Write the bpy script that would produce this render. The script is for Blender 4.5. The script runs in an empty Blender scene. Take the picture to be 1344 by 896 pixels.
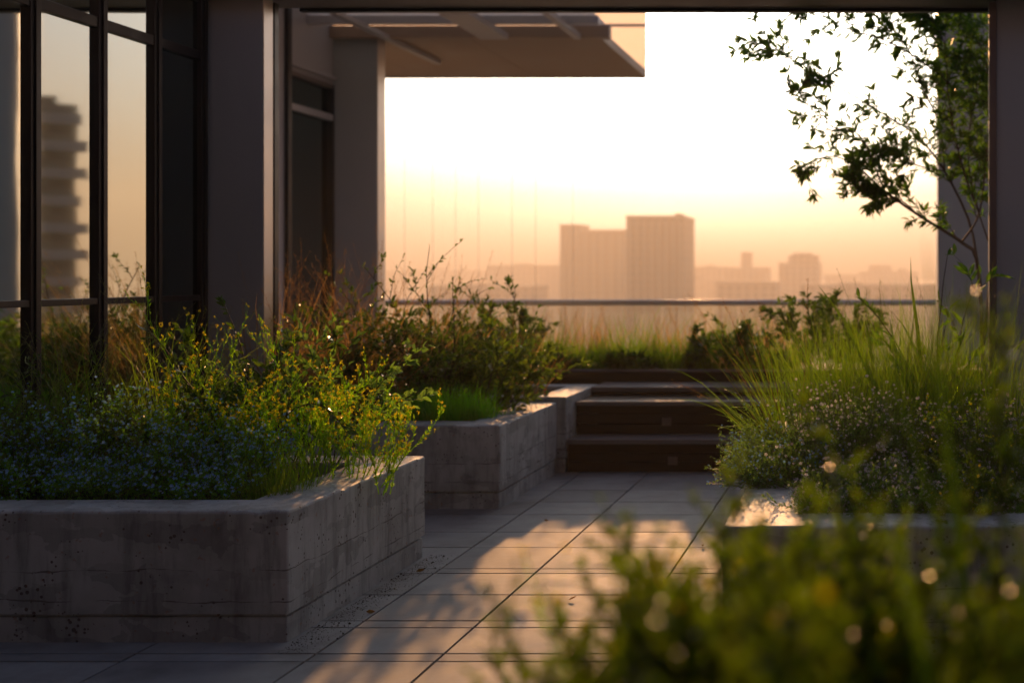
import bpy, math, random
import numpy as np
from mathutils import Vector, noise as mnoise

R = np.random.default_rng(11)
random.seed(5)
SC = bpy.context.scene
COL = SC.collection
F, CX, CY, H = 1700.0, 1145.0, 360.0, 1.45      # focal length in pixels, vanishing point, eye height


def at(px, py, Y):
    """world point at distance Y that the photograph shows at px, py"""
    return np.array([(px - CX) / F * Y, Y, H - (py - CY) / F * Y])


# ------------------------------------------------------------------ mesh builder
class MB:
    def __init__(s):
        s.v = []; s.n = 0; s.q = []; s.t = []; s.o = []

    def add(s, v, quads=None, tris=None, ngons=None):
        v = np.asarray(v, float).reshape(-1, 3)
        if quads is not None and len(quads): s.q.append(np.asarray(quads, int).reshape(-1, 4) + s.n)
        if tris is not None and len(tris): s.t.append(np.asarray(tris, int).reshape(-1, 3) + s.n)
        if ngons:
            for f in ngons: s.o.append([i + s.n for i in f])
        s.v.append(v); s.n += len(v)

    def box(s, x0, x1, y0, y1, z0, z1, b=0.0):
        if b <= 0:
            v = [(x, y, z) for z in (z0, z1) for y in (y0, y1) for x in (x0, x1)]
            s.add(v, [(0, 2, 3, 1), (4, 5, 7, 6), (0, 1, 5, 4), (2, 6, 7, 3), (0, 4, 6, 2), (1, 3, 7, 5)])
            return
        import bmesh
        bm = bmesh.new()
        vs = [bm.verts.new(p) for p in [(x, y, z) for z in (z0, z1) for y in (y0, y1) for x in (x0, x1)]]
        for f in [(0, 2, 3, 1), (4, 5, 7, 6), (0, 1, 5, 4), (2, 6, 7, 3), (0, 4, 6, 2), (1, 3, 7, 5)]:
            bm.faces.new([vs[i] for i in f])
        bmesh.ops.bevel(bm, geom=bm.edges[:], offset=b, segments=2, profile=.5, affect='EDGES')
        bm.verts.index_update()
        s.add([v.co[:] for v in bm.verts], ngons=[[v.index for v in f.verts] for f in bm.faces])
        bm.free()

    def cyl(s, p0, p1, r0, r1=None, n=12):
        r1 = r0 if r1 is None else r1
        p0 = np.array(p0, float); p1 = np.array(p1, float)
        tubes(s, np.array([[p0, p1]]), np.array([[r0, r1]]), n)
        k = s.n - 2 * n
        s.o.append([k + i for i in range(n)][::-1]); s.o.append([k + n + i for i in range(n)])

    def build(s, name, mat, parent=None, smooth=False):
        me = bpy.data.meshes.new(name)
        V = np.concatenate(s.v) if s.v else np.zeros((0, 3))
        loops = []; tot = []
        if s.q:
            q = np.concatenate(s.q); loops.append(q.ravel()); tot.append(np.full(len(q), 4))
        if s.t:
            t = np.concatenate(s.t); loops.append(t.ravel()); tot.append(np.full(len(t), 3))
        if s.o:
            loops.append(np.array([i for f in s.o for i in f])); tot.append(np.array([len(f) for f in s.o]))
        L = np.concatenate(loops).astype(np.int32); T = np.concatenate(tot).astype(np.int32)
        S = np.concatenate([[0], np.cumsum(T)[:-1]]).astype(np.int32)
        me.vertices.add(len(V)); me.vertices.foreach_set('co', V.astype(np.float32).ravel())
        me.loops.add(len(L)); me.loops.foreach_set('vertex_index', L)
        me.polygons.add(len(T)); me.polygons.foreach_set('loop_start', S)
        me.polygons.foreach_set('loop_total', T)
        me.update(calc_edges=True); me.validate()
        me.polygons.foreach_set('use_smooth', np.full(len(me.polygons), bool(smooth)))
        if mat: me.materials.append(mat)
        o = bpy.data.objects.new(name, me); COL.objects.link(o)
        if parent: o.parent = parent
        return o


def tag(o, label=None, cat=None, group=None, kind=None):
    if label: o['label'] = label
    if cat: o['category'] = cat
    if group: o['group'] = group
    if kind: o['kind'] = kind
    return o


def empty(name, loc, label, cat, group=None):
    o = bpy.data.objects.new(name, None); COL.objects.link(o)
    o.location = loc; o.empty_display_size = .1
    return tag(o, label, cat, group)


def keep(o, parent):
    """parent a mesh written in world coordinates to its thing"""
    o.parent = parent
    o.matrix_parent_inverse = __import__('mathutils').Matrix.Translation(-parent.location)
    return o


# ------------------------------------------------------------------ plant maths
def nrm(a): return a / np.maximum(np.linalg.norm(a, axis=-1, keepdims=True), 1e-9)


def grow(base, d, L, k=5, grav=0.0, wob=0.1):
    n = len(base); L = np.broadcast_to(np.asarray(L, float), (n,))
    g = np.broadcast_to(np.asarray(grav, float), (n,))
    P = np.zeros((n, k + 1, 3)); P[:, 0] = base; d = nrm(np.asarray(d, float)).copy()
    for i in range(k):
        d = d + R.normal(0, wob, (n, 3)); d[:, 2] -= g * (i + 1) / k
        d = nrm(d); P[:, i + 1] = P[:, i] + d * (L / k)[:, None]
    return P


def frames(P):
    T = np.zeros_like(P); T[:, 1:-1] = P[:, 2:] - P[:, :-2]; T[:, 0] = P[:, 1] - P[:, 0]; T[:, -1] = P[:, -1] - P[:, -2]
    T = nrm(T)
    ref = np.zeros_like(T); ref[..., 0] = .37; ref[..., 1] = .93; ref[..., 2] = .11
    U = nrm(np.cross(T, ref)); W = np.cross(T, U)
    return T, U, W


def tubes(mb, P, rad, sides=3):
    n, k, _ = P.shape; T, U, W = frames(P)
    rad = np.broadcast_to(rad, (n, k))
    a = np.arange(sides) * 2 * math.pi / sides
    V = P[:, :, None] + rad[:, :, None, None] * (np.cos(a)[None, None, :, None] * U[:, :, None] + np.sin(a)[None, None, :, None] * W[:, :, None])
    idx = np.arange(n * k * sides).reshape(n, k, sides)
    A = idx[:, :-1]; B = idx[:, 1:]
    q = np.stack([A, np.roll(A, -1, 2), np.roll(B, -1, 2), B], -1)
    mb.add(V, quads=q)


def blades(mb, P, w):
    """flat tapering ribbons along the polylines"""
    n, k, _ = P.shape
    w = np.broadcast_to(np.asarray(w, float), (n,))
    a = R.uniform(0, 6.283, n); S = np.stack([np.cos(a), np.sin(a), np.zeros(n)], -1)
    T = nrm(P[:, -1] - P[:, 0]); S = nrm(S - (S * T).sum(-1, keepdims=True) * T)
    t = np.linspace(0, 1, k)
    prof = (np.minimum(1, .55 + 2 * t) * (1 - t ** 2.2) + .02)[None, :]
    off = S[:, None] * (w[:, None] * prof * .5)[..., None]
    V = np.stack([P - off, P + off], 2)
    idx = np.arange(n * k * 2).reshape(n, k, 2)
    q = np.stack([idx[:, :-1, 0], idx[:, :-1, 1], idx[:, 1:, 1], idx[:, 1:, 0]], -1)
    mb.add(V, quads=q)


def leaves(mb, P, D, L, W, simple=False, fold=.25, droop=.15, up=None):
    n = len(P)
    if n == 0: return
    D = nrm(D); L = np.broadcast_to(np.asarray(L, float), (n,))[:, None]; W = np.broadcast_to(np.asarray(W, float), (n,))[:, None]
    ref = nrm(R.normal(0, 1, (n, 3)) * np.array([.6, .6, .5]) + np.array([0, 0, .8 if up is None else up]))
    S = nrm(np.cross(D, ref)); N = np.cross(S, D)
    if simple:
        V = np.stack([P, P + D * L * .45 + S * W * .5 + N * W * fold, P + D * L - N * L * droop, P + D * L * .45 - S * W * .5 + N * W * fold], 1)
        i = np.arange(n)[:, None] * 4
        mb.add(V, tris=np.concatenate([i + [0, 1, 2], i + [0, 2, 3]]))
        return
    m = [P, P + D * L * .33, P + D * L * .68 - N * L * droop * .4, P + D * L - N * L * droop]
    l1 = m[1] + S * W * .46 + N * W * fold; r1 = m[1] - S * W * .46 + N * W * fold
    l2 = m[2] + S * W * .38 + N * W * fold * .8; r2 = m[2] - S * W * .38 + N * W * fold * .8
    V = np.stack([m[0], m[1], m[2], m[3], l1, r1, l2, r2], 1)
    i = np.arange(n)[:, None] * 8
    mb.add(V, quads=np.concatenate([i + [4, 6, 2, 1], i + [1, 2, 7, 5]]),
           tris=np.concatenate([i + [0, 4, 1], i + [0, 1, 5], i + [6, 3, 2], i + [2, 3, 7]]))


def stars(mb, P, r, N=None, petals=5):
    """little open flowers: five petals round a centre"""
    n = len(P)
    if N is None: N = R.normal(0, .5, (n, 3)) + np.array([0, -.5, .8])
    N = nrm(N); A = nrm(np.cross(N, nrm(R.normal(0, 1, (n, 3))))); B = np.cross(N, A)
    r = np.broadcast_to(np.asarray(r, float), (n,))[:, None]
    for j in range(petals):
        a = j * 2 * math.pi / petals; w = .48
        d = A * math.cos(a) + B * math.sin(a)
        l = A * math.cos(a - w) + B * math.sin(a - w); q = A * math.cos(a + w) + B * math.sin(a + w)
        V = np.stack([P, P + l * r * .75 + N * r * .18, P + d * r + N * r * .1, P + q * r * .75 + N * r * .18], 1)
        mb.add(V, quads=np.arange(n)[:, None] * 4 + [0, 1, 2, 3])


def pick(P, m, t0=.3, t1=1.0):
    """m random points on the polylines, with the tangent there"""
    n, k, _ = P.shape
    i = R.integers(0, n, m); t = R.uniform(t0, t1, m) * (k - 1); j = np.minimum(t.astype(int), k - 2); f = (t - j)[:, None]
    a = P[i, j]; b = P[i, j + 1]
    return a * (1 - f) + b * f, nrm(b - a)


def side(T, up=.3, amt=1.0):
    r = nrm(R.normal(0, 1, T.shape)); r = nrm(r - (r * T).sum(-1, keepdims=True) * T)
    d = T + r * amt; d[:, 2] += up
    return nrm(d)


def disc(n, rx, ry, c):
    a = R.uniform(0, 6.283, n); r = np.sqrt(R.uniform(0, 1, n))
    return np.stack([c[0] + np.cos(a) * r * rx, c[1] + np.sin(a) * r * ry, np.full(n, c[2])], -1)


def outward(base, c, lean, rand=.12, bias=(0, 0)):
    d = (base - np.asarray(c)) * np.array([1, 1, 0.])
    m = np.abs(d[:, :2]).max() + 1e-6
    d = d / m * lean; d[:, 2] = 1; d[:, 0] += bias[0]; d[:, 1] += bias[1]
    return d + R.normal(0, rand, d.shape) * np.array([1, 1, .2])


# ------------------------------------------------------------------ materials
def newmat(name):
    m = bpy.data.materials.new(name); m.use_nodes = True
    nt = m.node_tree; nt.nodes.clear()
    out = nt.nodes.new('ShaderNodeOutputMaterial')
    return m, nt, out


def nd(nt, t, **kw):
    n = nt.nodes.new(t)
    for k, v in kw.items():
        if k.startswith('_'): setattr(n, k[1:], v)
        else:
            key = k.replace('__', ' ')
            n.inputs[key].default_value = v
    return n


def ramp(nt, src, stops, interp='LINEAR'):
    r = nt.nodes.new('ShaderNodeValToRGB'); r.color_ramp.interpolation = interp
    e = r.color_ramp.elements
    while len(e) > len(stops): e.remove(e[-1])
    while len(e) < len(stops): e.new(.5)
    for i, (p, c) in enumerate(stops):
        e[i].position = p; e[i].color = (c[0], c[1], c[2], 1) if hasattr(c, '__len__') else (c, c, c, 1)
    nt.links.new(src, r.inputs[0])
    return r


def mathn(nt, op, a, b=None, c=None):
    n = nt.nodes.new('ShaderNodeMath'); n.operation = op
    for i, x in enumerate((a, b, c)):
        if x is None: continue
        if isinstance(x, (int, float)): n.inputs[i].default_value = x
        else: nt.links.new(x, n.inputs[i])
    return n.outputs[0]


def leafmat(name, c1, c2, trans=.45, rough=.45, tcol=None, spec=.5):
    m, nt, out = newmat(name)
    g = nd(nt, 'ShaderNodeNewGeometry')
    r = ramp(nt, g.outputs['Random Per Island'], [(0, c1), (.55, [(a + b) / 2 for a, b in zip(c1, c2)]), (1, c2)])
    tc = nd(nt, 'ShaderNodeTexCoord'); nz = nd(nt, 'ShaderNodeTexNoise', Scale=3.0)
    nt.links.new(tc.outputs['Object'], nz.inputs['Vector'])
    hs = nd(nt, 'ShaderNodeHueSaturation'); nt.links.new(r.outputs[0], hs.inputs['Color'])
    nt.links.new(mathn(nt, 'MULTIPLY_ADD', nz.outputs[0], .9, .55), hs.inputs['Value'])
    p = nd(nt, 'ShaderNodeBsdfPrincipled', Roughness=rough); p.inputs['Specular IOR Level'].default_value = spec
    nt.links.new(hs.outputs[0], p.inputs['Base Color'])
    t = nd(nt, 'ShaderNodeBsdfTranslucent')
    mx = nd(nt, 'ShaderNodeMix', _data_type='RGBA', _blend_type='MULTIPLY'); mx.inputs[0].default_value = 1
    nt.links.new(hs.outputs[0], mx.inputs[6]); mx.inputs[7].default_value = (*(tcol or (2.4, 2.35, .7)), 1)
    nt.links.new(mx.outputs[2], t.inputs[0])
    s = nd(nt, 'ShaderNodeMixShader', Fac=trans)
    nt.links.new(p.outputs[0], s.inputs[1]); nt.links.new(t.outputs[0], s.inputs[2]); nt.links.new(s.outputs[0], out.inputs[0])
    return m


def plain(name, c, rough=.6, metal=0.0, var=.15, scale=6.0, bump=0.0, bscale=60.0, spec=.5):
    m, nt, out = newmat(name)
    tc = nd(nt, 'ShaderNodeTexCoord'); nz = nd(nt, 'ShaderNodeTexNoise', Scale=scale, Detail=6.0)
    nt.links.new(tc.outputs['Object'], nz.inputs['Vector'])
    r = ramp(nt, nz.outputs[0], [(.25, [x * (1 - var) for x in c]), (.75, [x * (1 + var) for x in c])])
    p = nd(nt, 'ShaderNodeBsdfPrincipled', Roughness=rough, Metallic=metal); p.inputs['Specular IOR Level'].default_value = spec
    nt.links.new(r.outputs[0], p.inputs['Base Color'])
    rr = ramp(nt, nz.outputs[0], [(.3, max(0, rough - .08)), (.7, min(1, rough + .08))]); nt.links.new(rr.outputs[0], p.inputs['Roughness'])
    if bump:
        n2 = nd(nt, 'ShaderNodeTexNoise', Scale=bscale, Detail=5.0); nt.links.new(tc.outputs['Object'], n2.inputs['Vector'])
        b = nd(nt, 'ShaderNodeBump', Strength=bump, Distance=.004); nt.links.new(n2.outputs[0], b.inputs['Height'])
        nt.links.new(b.outputs[0], p.inputs['Normal'])
    nt.links.new(p.outputs[0], out.inputs[0])
    return m


def concrete(name, base=.43, seams=(.165, .285)):
    m, nt, out = newmat(name)
    L = nt.links.new
    tc = nd(nt, 'ShaderNodeTexCoord'); V = tc.outputs['Object']
    big = nd(nt, 'ShaderNodeTexNoise', Scale=2.3, Detail=8.0, Roughness=.62); L(V, big.inputs['Vector'])
    c0 = ramp(nt, big.outputs[0], [(.28, (base * .55, base * .58, base * .57)), (.5, (base, base * 1.07, base * 1.05)), (.72, (base * 1.25, base * 1.35, base * 1.32))])
    # rain and formwork streaks, stretched upright
    mp = nd(nt, 'ShaderNodeMapping'); mp.inputs['Scale'].default_value = (9, 9, 1.2); L(V, mp.inputs[0])
    st = nd(nt, 'ShaderNodeTexNoise', Scale=1.6, Detail=7.0, Roughness=.7); L(mp.outputs[0], st.inputs['Vector'])
    sr = ramp(nt, st.outputs[0], [(.36, .55), (.52, 1.0)])
    mx = nd(nt, 'ShaderNodeMix', _data_type='RGBA', _blend_type='MULTIPLY'); mx.inputs[0].default_value = .85
    L(c0.outputs[0], mx.inputs[6]); L(sr.outputs[0], mx.inputs[7])
    # boxy dark patches left by the boards
    mp2 = nd(nt, 'ShaderNodeMapping'); mp2.inputs['Scale'].default_value = (3.2, 3.2, 8); L(V, mp2.inputs[0])
    vb = nd(nt, 'ShaderNodeTexVoronoi', _distance='CHEBYCHEV', Scale=1.5)
    wv = nd(nt, 'ShaderNodeTexNoise', Scale=12.0, Detail=3.0); L(V, wv.inputs['Vector'])
    ad = nd(nt, 'ShaderNodeVectorMath', _operation='MULTIPLY_ADD'); L(wv.outputs['Color'], ad.inputs[0]); ad.inputs[1].default_value = (.5, .5, .5); L(mp2.outputs[0], ad.inputs[2])
    L(ad.outputs[0], vb.inputs['Vector'])
    vr = ramp(nt, vb.outputs['Color'], [(.28, .68), (.42, 1.0)])
    mx2 = nd(nt, 'ShaderNodeMix', _data_type='RGBA', _blend_type='MULTIPLY'); mx2.inputs[0].default_value = .8
    L(mx.outputs[2], mx2.inputs[6]); L(vr.outputs[0], mx2.inputs[7])
    # bug holes
    vo = nd(nt, 'ShaderNodeTexVoronoi', Scale=42.0, Randomness=1.0); L(V, vo.inputs['Vector'])
    gate = nd(nt, 'ShaderNodeTexNoise', Scale=7.0); L(V, gate.inputs['Vector'])
    rad = mathn(nt, 'MULTIPLY', mathn(nt, 'SUBTRACT', gate.outputs[0], .43), 1.3)
    hole = mathn(nt, 'LESS_THAN', vo.outputs['Distance'], rad)
    # wobbling day joints
    sep = nd(nt, 'ShaderNodeSeparateXYZ'); L(V, sep.inputs[0])
    wob = nd(nt, 'ShaderNodeTexNoise', Scale=5.0, Detail=5.0); L(V, wob.inputs['Vector'])
    z = mathn(nt, 'ADD', sep.outputs[2], mathn(nt, 'MULTIPLY', mathn(nt, 'SUBTRACT', wob.outputs[0], .5), .045))
    seam = None
    thick = mathn(nt, 'MULTIPLY', mathn(nt, 'SUBTRACT', gate.outputs[0], .37), .014)
    for s_ in seams:
        q = mathn(nt, 'LESS_THAN', mathn(nt, 'ABSOLUTE', mathn(nt, 'SUBTRACT', z, s_)), thick)
        seam = q if seam is None else mathn(nt, 'MAXIMUM', seam, q)
    dark = mathn(nt, 'MAXIMUM', hole, mathn(nt, 'MULTIPLY', seam, .8))
    mx3 = nd(nt, 'ShaderNodeMix', _data_type='RGBA'); L(mathn(nt, 'MULTIPLY', dark, .95), mx3.inputs[0])
    L(mx2.outputs[2], mx3.inputs[6]); mx3.inputs[7].default_value = (base * .22, base * .19, base * .17, 1)
    # rusty flecks
    fl = nd(nt, 'ShaderNodeTexNoise', Scale=38.0, Detail=2.0); L(V, fl.inputs['Vector'])
    mx4 = nd(nt, 'ShaderNodeMix', _data_type='RGBA'); L(mathn(nt, 'MULTIPLY', mathn(nt, 'GREATER_THAN', fl.outputs[0], .69), .5), mx4.inputs[0])
    L(mx3.outputs[2], mx4.inputs[6]); mx4.inputs[7].default_value = (base * .75, base * .42, base * .25, 1)
    p = nd(nt, 'ShaderNodeBsdfPrincipled', Roughness=.62); L(mx4.outputs[2], p.inputs['Base Color'])
    fine = nd(nt, 'ShaderNodeTexNoise', Scale=90.0, Detail=5.0, Roughness=.7); L(V, fine.inputs['Vector'])
    hgt = mathn(nt, 'SUBTRACT', mathn(nt, 'ADD', mathn(nt, 'MULTIPLY', fine.outputs[0], .35), mathn(nt, 'MULTIPLY', big.outputs[0], .8)), mathn(nt, 'MULTIPLY', dark, .8))
    b = nd(nt, 'ShaderNodeBump', Strength=.55, Distance=.006); L(hgt, b.inputs['Height']); L(b.outputs[0], p.inputs['Normal'])
    L(p.outputs[0], out.inputs[0])
    return m


def tile_mat():
    m, nt, out = newmat('stone_paving'); L = nt.links.new
    tc = nd(nt, 'ShaderNodeTexCoord'); g = nd(nt, 'ShaderNodeNewGeometry')
    n1 = nd(nt, 'ShaderNodeTexNoise', Scale=3.5, Detail=8.0, Roughness=.65); L(tc.outputs['Object'], n1.inputs['Vector'])
    n2 = nd(nt, 'ShaderNodeTexNoise', Scale=150.0, Detail=3.0); L(tc.outputs['Object'], n2.inputs['Vector'])
    c = ramp(nt, n1.outputs[0], [(.3, (.155, .163, .165)), (.5, (.25, .262, .262)), (.72, (.32, .335, .335))])
    hs = nd(nt, 'ShaderNodeHueSaturation'); L(c.outputs[0], hs.inputs['Color'])
    v = mathn(nt, 'ADD', mathn(nt, 'MULTIPLY_ADD', g.outputs['Random Per Island'], .42, .68), mathn(nt, 'MULTIPLY', n2.outputs[0], .14))
    L(v, hs.inputs['Value'])
    p = nd(nt, 'ShaderNodeBsdfPrincipled'); L(hs.outputs[0], p.inputs['Base Color'])
    rr = ramp(nt, n1.outputs[0], [(.3, .64), (.7, .82)]); p.inputs['Specular IOR Level'].default_value = .4; L(rr.outputs[0], p.inputs['Roughness'])
    h = mathn(nt, 'ADD', mathn(nt, 'MULTIPLY', n2.outputs[0], .5), n1.outputs[0])
    b = nd(nt, 'ShaderNodeBump', Strength=.35, Distance=.003); L(h, b.inputs['Height']); L(b.outputs[0], p.inputs['Normal'])
    L(p.outputs[0], out.inputs[0])
    return m


def glass_mat(name, refl, tint, rough=0.01, wave=0.0):
    m, nt, out = newmat(name); L = nt.links.new
    fr = nd(nt, 'ShaderNodeFresnel', IOR=1.5)
    gl = nd(nt, 'ShaderNodeBsdfGlossy', Roughness=rough); gl.inputs[0].default_value = (.86, .97, .92, 1)
    if wave:
        tc = nd(nt, 'ShaderNodeTexCoord'); nz = nd(nt, 'ShaderNodeTexNoise', Scale=1.3); L(tc.outputs['Object'], nz.inputs['Vector'])
        b = nd(nt, 'ShaderNodeBump', Strength=wave, Distance=.01); L(nz.outputs[0], b.inputs['Height']); L(b.outputs[0], gl.inputs['Normal'])
    tr = nd(nt, 'ShaderNodeBsdfTransparent'); tr.inputs[0].default_value = (*tint, 1)
    mx = nd(nt, 'ShaderNodeMixShader')
    L(mathn(nt, 'MINIMUM', mathn(nt, 'ADD', mathn(nt, 'MULTIPLY', fr.outputs[0], 1.6), refl), 1.0), mx.inputs[0])
    L(tr.outputs[0], mx.inputs[1]); L(gl.outputs[0], mx.inputs[2]); L(mx.outputs[0], out.inputs[0])
    return m


M = {}
M['planter'] = concrete('board_marked_concrete')
M['tile'] = tile_mat()
M['joint'] = plain('joint_grit', (.035, .031, .028), .95)
M['plaster'] = plain('grey_render', (.36, .385, .385), .8, var=.06, scale=2.0, bump=.15, bscale=40)
M['soffit'] = plain('soffit_board', (.36, .25, .17), .6, var=.08, scale=1.5)
M['lintel'] = plain('bronze_lintel', (.12, .09, .08), .5, var=.1, scale=2.0)
M['panel'] = plain('pale_cladding', (.42, .40, .40), .5, var=.04, scale=1.0)
M['frame'] = plain('dark_bronze_frame', (.022, .017, .016), .42, .3, var=.2)
M['steel'] = plain('brushed_steel', (.42, .40, .38), .42, 1.0, var=.1, scale=20)
M['cable'], nt_, out_ = newmat('clear_cable')
a_ = nd(nt_, 'ShaderNodeBsdfPrincipled', Roughness=.3); a_.inputs['Base Color'].default_value = (.7, .66, .6, 1)
b_ = nd(nt_, 'ShaderNodeBsdfTransparent'); c_ = nd(nt_, 'ShaderNodeMixShader', Fac=.7)
nt_.links.new(a_.outputs[0], c_.inputs[1]); nt_.links.new(b_.outputs[0], c_.inputs[2]); nt_.links.new(c_.outputs[0], out_.inputs[0])
M['reflector'] = plain('satin_reflector', (.62, .58, .55), .38, .85, var=.05, scale=3)  # for strips added to brighten the pier and column sides
M['timber'] = plain('dark_timber', (.014, .010, .009), .75, var=.35, scale=9.0, bump=.3, bscale=30, spec=.2)
M['nosing'] = plain('stone_nosing', (.15, .14, .135), .7, var=.1, scale=12.0, bump=.2)
M['soil'] = plain('potting_soil', (.030, .021, .015), .95, var=.5, scale=40.0, bump=.8, bscale=90)
M['crumb'] = plain('soil_crumbs', (.05, .035, .025), .95, var=.5, scale=50.0)
M['glass'] = glass_mat('coated_glass', .76, (.35, .38, .33), rough=.03, wave=.07)
M['darkglass'] = glass_mat('dark_glass', .10, (.25, .30, .24), rough=.06)
M['rail_glass'] = glass_mat('balustrade_glass', .0, (.93, .94, .92))
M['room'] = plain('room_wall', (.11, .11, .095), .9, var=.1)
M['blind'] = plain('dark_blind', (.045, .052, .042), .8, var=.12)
M['roofdeck'] = plain('roof_deck', (.20, .19, .18), .8)


def emis(name, c, s):
    m, nt, out = newmat(name); e = nd(nt, 'ShaderNodeEmission', Strength=s); e.inputs[0].default_value = (*c, 1)
    nt.links.new(e.outputs[0], out.inputs[0]); return m


# ------------------------------------------------------------------ paving
Yj = [20.9, 20.0, 19.1, 18.2, 17.3, 16.4, 15.5, 14.6, 13.7, 12.8, 11.9, 11.0, 10.1, 9.62, 9.18, 8.72, 8.27, 7.83, 7.30, 6.89, 6.39, 6.29, 5.87, 5.43, 5.325, 4.96, 4.86, 4.42, 3.96, 3.5, 3.0, 2.5, 2.0, 1.5, 1.0, .5, 0, -.6, -1.2, -1.8, -2.4, -3.0][::-1]
Xj = [-8.2, -7.3, -6.5, -5.75, -5.0, -4.3, -3.55, -2.82, -2.13, -1.64, -.98, -.3, .4, 1.1, 1.8, 2.5, 3.2, 4.0]
mb = MB()
for j in range(len(Yj) - 1):
    sh = random.uniform(-.002, .002)
    for i in range(len(Xj) - 1):
        g = .005
        mb.box(Xj[i] + g, Xj[i + 1] - g, Yj[j] + g + random.uniform(0, .001), Yj[j + 1] - g, -.03, random.uniform(-.0008, .0008), b=.002)
tag(mb.build('pavement', M['tile']), kind='structure')
mb = MB(); mb.box(-12, 6, -3.2, 21.2, -41, -.008)
tag(mb.build('terrace_slab', M['joint']), kind='structure')

# ------------------------------------------------------------------ concrete planters
def ring_body(x0, x1, y0, y1, h, rim, step=.05, seed=0, soilz=.40):
    lv = [(.010, 0.0), (.010, .05), (.010, .098), (.019, .102), (.019, .109), (.001, .113)]
    z = .15
    while z < h - .03: lv.append((0, z)); z += .04
    lv += [(0, h - .012), (.0035, h - .004), (.011, h)]
    r = .03
    while r < rim - .012: lv.append((r, h)); r += .05
    lv += [(rim - .010, h), (rim - .003, h - .004), (rim, h - .012), (rim, h - .06), (rim, soilz)]
    rc = .009
    nx = max(2, int((x1 - x0) / step)); ny = max(2, int((y1 - y0) / step))
    loops = []
    for o, z in lv:
        r_ = max(.002, rc - o * .3) if o < rim * .5 else .01
        a0, a1, b0, b1 = x0 + o, x1 - o, y0 + o, y1 - o
        pts = []
        for cx, cy, s_, dx, dy, n, Ln in ((a0 + r_, b0 + r_, math.pi, 1, 0, nx, a1 - a0 - 2 * r_), (a1 - r_, b0 + r_, 1.5 * math.pi, 0, 1, ny, b1 - b0 - 2 * r_),
                                          (a1 - r_, b1 - r_, 0, -1, 0, nx, a1 - a0 - 2 * r_), (a0 + r_, b1 - r_, .5 * math.pi, 0, -1, ny, b1 - b0 - 2 * r_)):
            for k in range(4):
                t = s_ + k / 3 * math.pi / 2; pts.append((cx + r_ * math.cos(t), cy + r_ * math.sin(t), z))
            lx, ly = pts[-1][0], pts[-1][1]
            for k in range(1, n): pts.append((lx + dx * Ln * k / n, ly + dy * Ln * k / n, z))
        loops.append(pts)
    V = np.array(loops); nl, m = V.shape[:2]
    for i in range(nl):
        o, z = lv[i]
        edge = 1.0 if (h - .02 < z and o < .02) else .35
        for j in range(m):
            p = Vector(V[i, j]); q = mnoise.noise_vector(p * 5 + Vector((seed, 0, 0))) * .0022 + mnoise.noise_vector(p * 28) * .0016 * edge
            c = max(0, mnoise.noise(p * 16 + Vector((seed, 3, 1))) - .28) * .028 * (edge if edge == 1 else 0)
            if z < .001: q.z = 0
            V[i, j] += np.array(q); V[i, j, 2] -= c
    idx = np.arange(nl * m).reshape(nl, m)
    a = idx[:-1]; b = idx[1:]
    q = np.stack([a, np.roll(a, -1, 1), np.roll(b, -1, 1), b], -1)
    mb = MB(); mb.add(V, quads=q); return mb


def planter(label, x0, x1, y0, y1, h, rim, seed):
    root = empty('concrete_planter', (x0, y0, 0), label, 'planter', 'concrete planters on the terrace')
    pw = keep(ring_body(x0, x1, y0, y1, h, rim, seed=seed).build('planter_wall', M['planter'], smooth=True), root); pw.data.set_sharp_from_angle(angle=math.radians(9))
    n = 30; xs = np.linspace(x0 + rim - .01, x1 - rim + .01, n); ys = np.linspace(y0 + rim - .01, y1 - rim + .01, n)
    V = np.array([(x, y, h - .06 + .022 * mnoise.noise(Vector((x * 9, y * 9, 0)))) for y in ys for x in xs])
    idx = np.arange(n * n).reshape(n, n); mb = MB()
    mb.add(V, quads=np.stack([idx[:-1, :-1], idx[:-1, 1:], idx[1:, 1:], idx[1:, :-1]], -1))
    keep(mb.build('soil', M['soil'], smooth=True), root)
    return root


planter('long weathered concrete planter nearest the left windows, filled with blue flowers', -4.22, -2.30, 5.10, 6.66, .52, .26, 1)
planter('mid-distance concrete planter with a strip of short bright green grass in its corner', -6.7, -2.30, 8.00, 9.44, .52, .24, 7)
planter('slightly taller concrete planter box touching the left end of the dark steps', -6.7, -2.24, 9.47, 10.6, .555, .22, 13)
planter('concrete planter on the right with a sunlit rim under white and blue flowers', -.555, 1.35, 4.79, 8.72, .52, .27, 19)
planter('concrete planter in the blurred foreground holding the out-of-focus shrubs', -.62, 1.1, .55, 1.95, .48, .10, 23)

# soil crumbs and dry leaves swept against the base of the planters
mb = MB()
n = 1500
px_ = -2.285 + R.beta(1.0, 2.4, n) * .17; py_ = R.uniform(4.95, 6.7, n)
for i in range(n):
    r = R.uniform(.0006, .0028) * (2.6 if R.random() < .05 else 1)
    a = R.uniform(0, 6.28, 3)
    c = np.array([px_[i], py_[i], r * .5 + .001])
    v = [c + r * np.array(d) * R.uniform(.7, 1.2) for d in ((1, 0, 0), (-.4, .9, 0), (-.5, -.8, 0), (0, 0, .8), (0, 0, -.5))]
    mb.add(v, tris=[(0, 1, 3), (1, 2, 3), (2, 0, 3), (1, 0, 4), (2, 1, 4), (0, 2, 4)])
tag(mb.build('soil_crumbs', M['crumb']), 'soil crumbs scattered on the paving along the near left planter', 'crumbs', kind='stuff')

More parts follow.
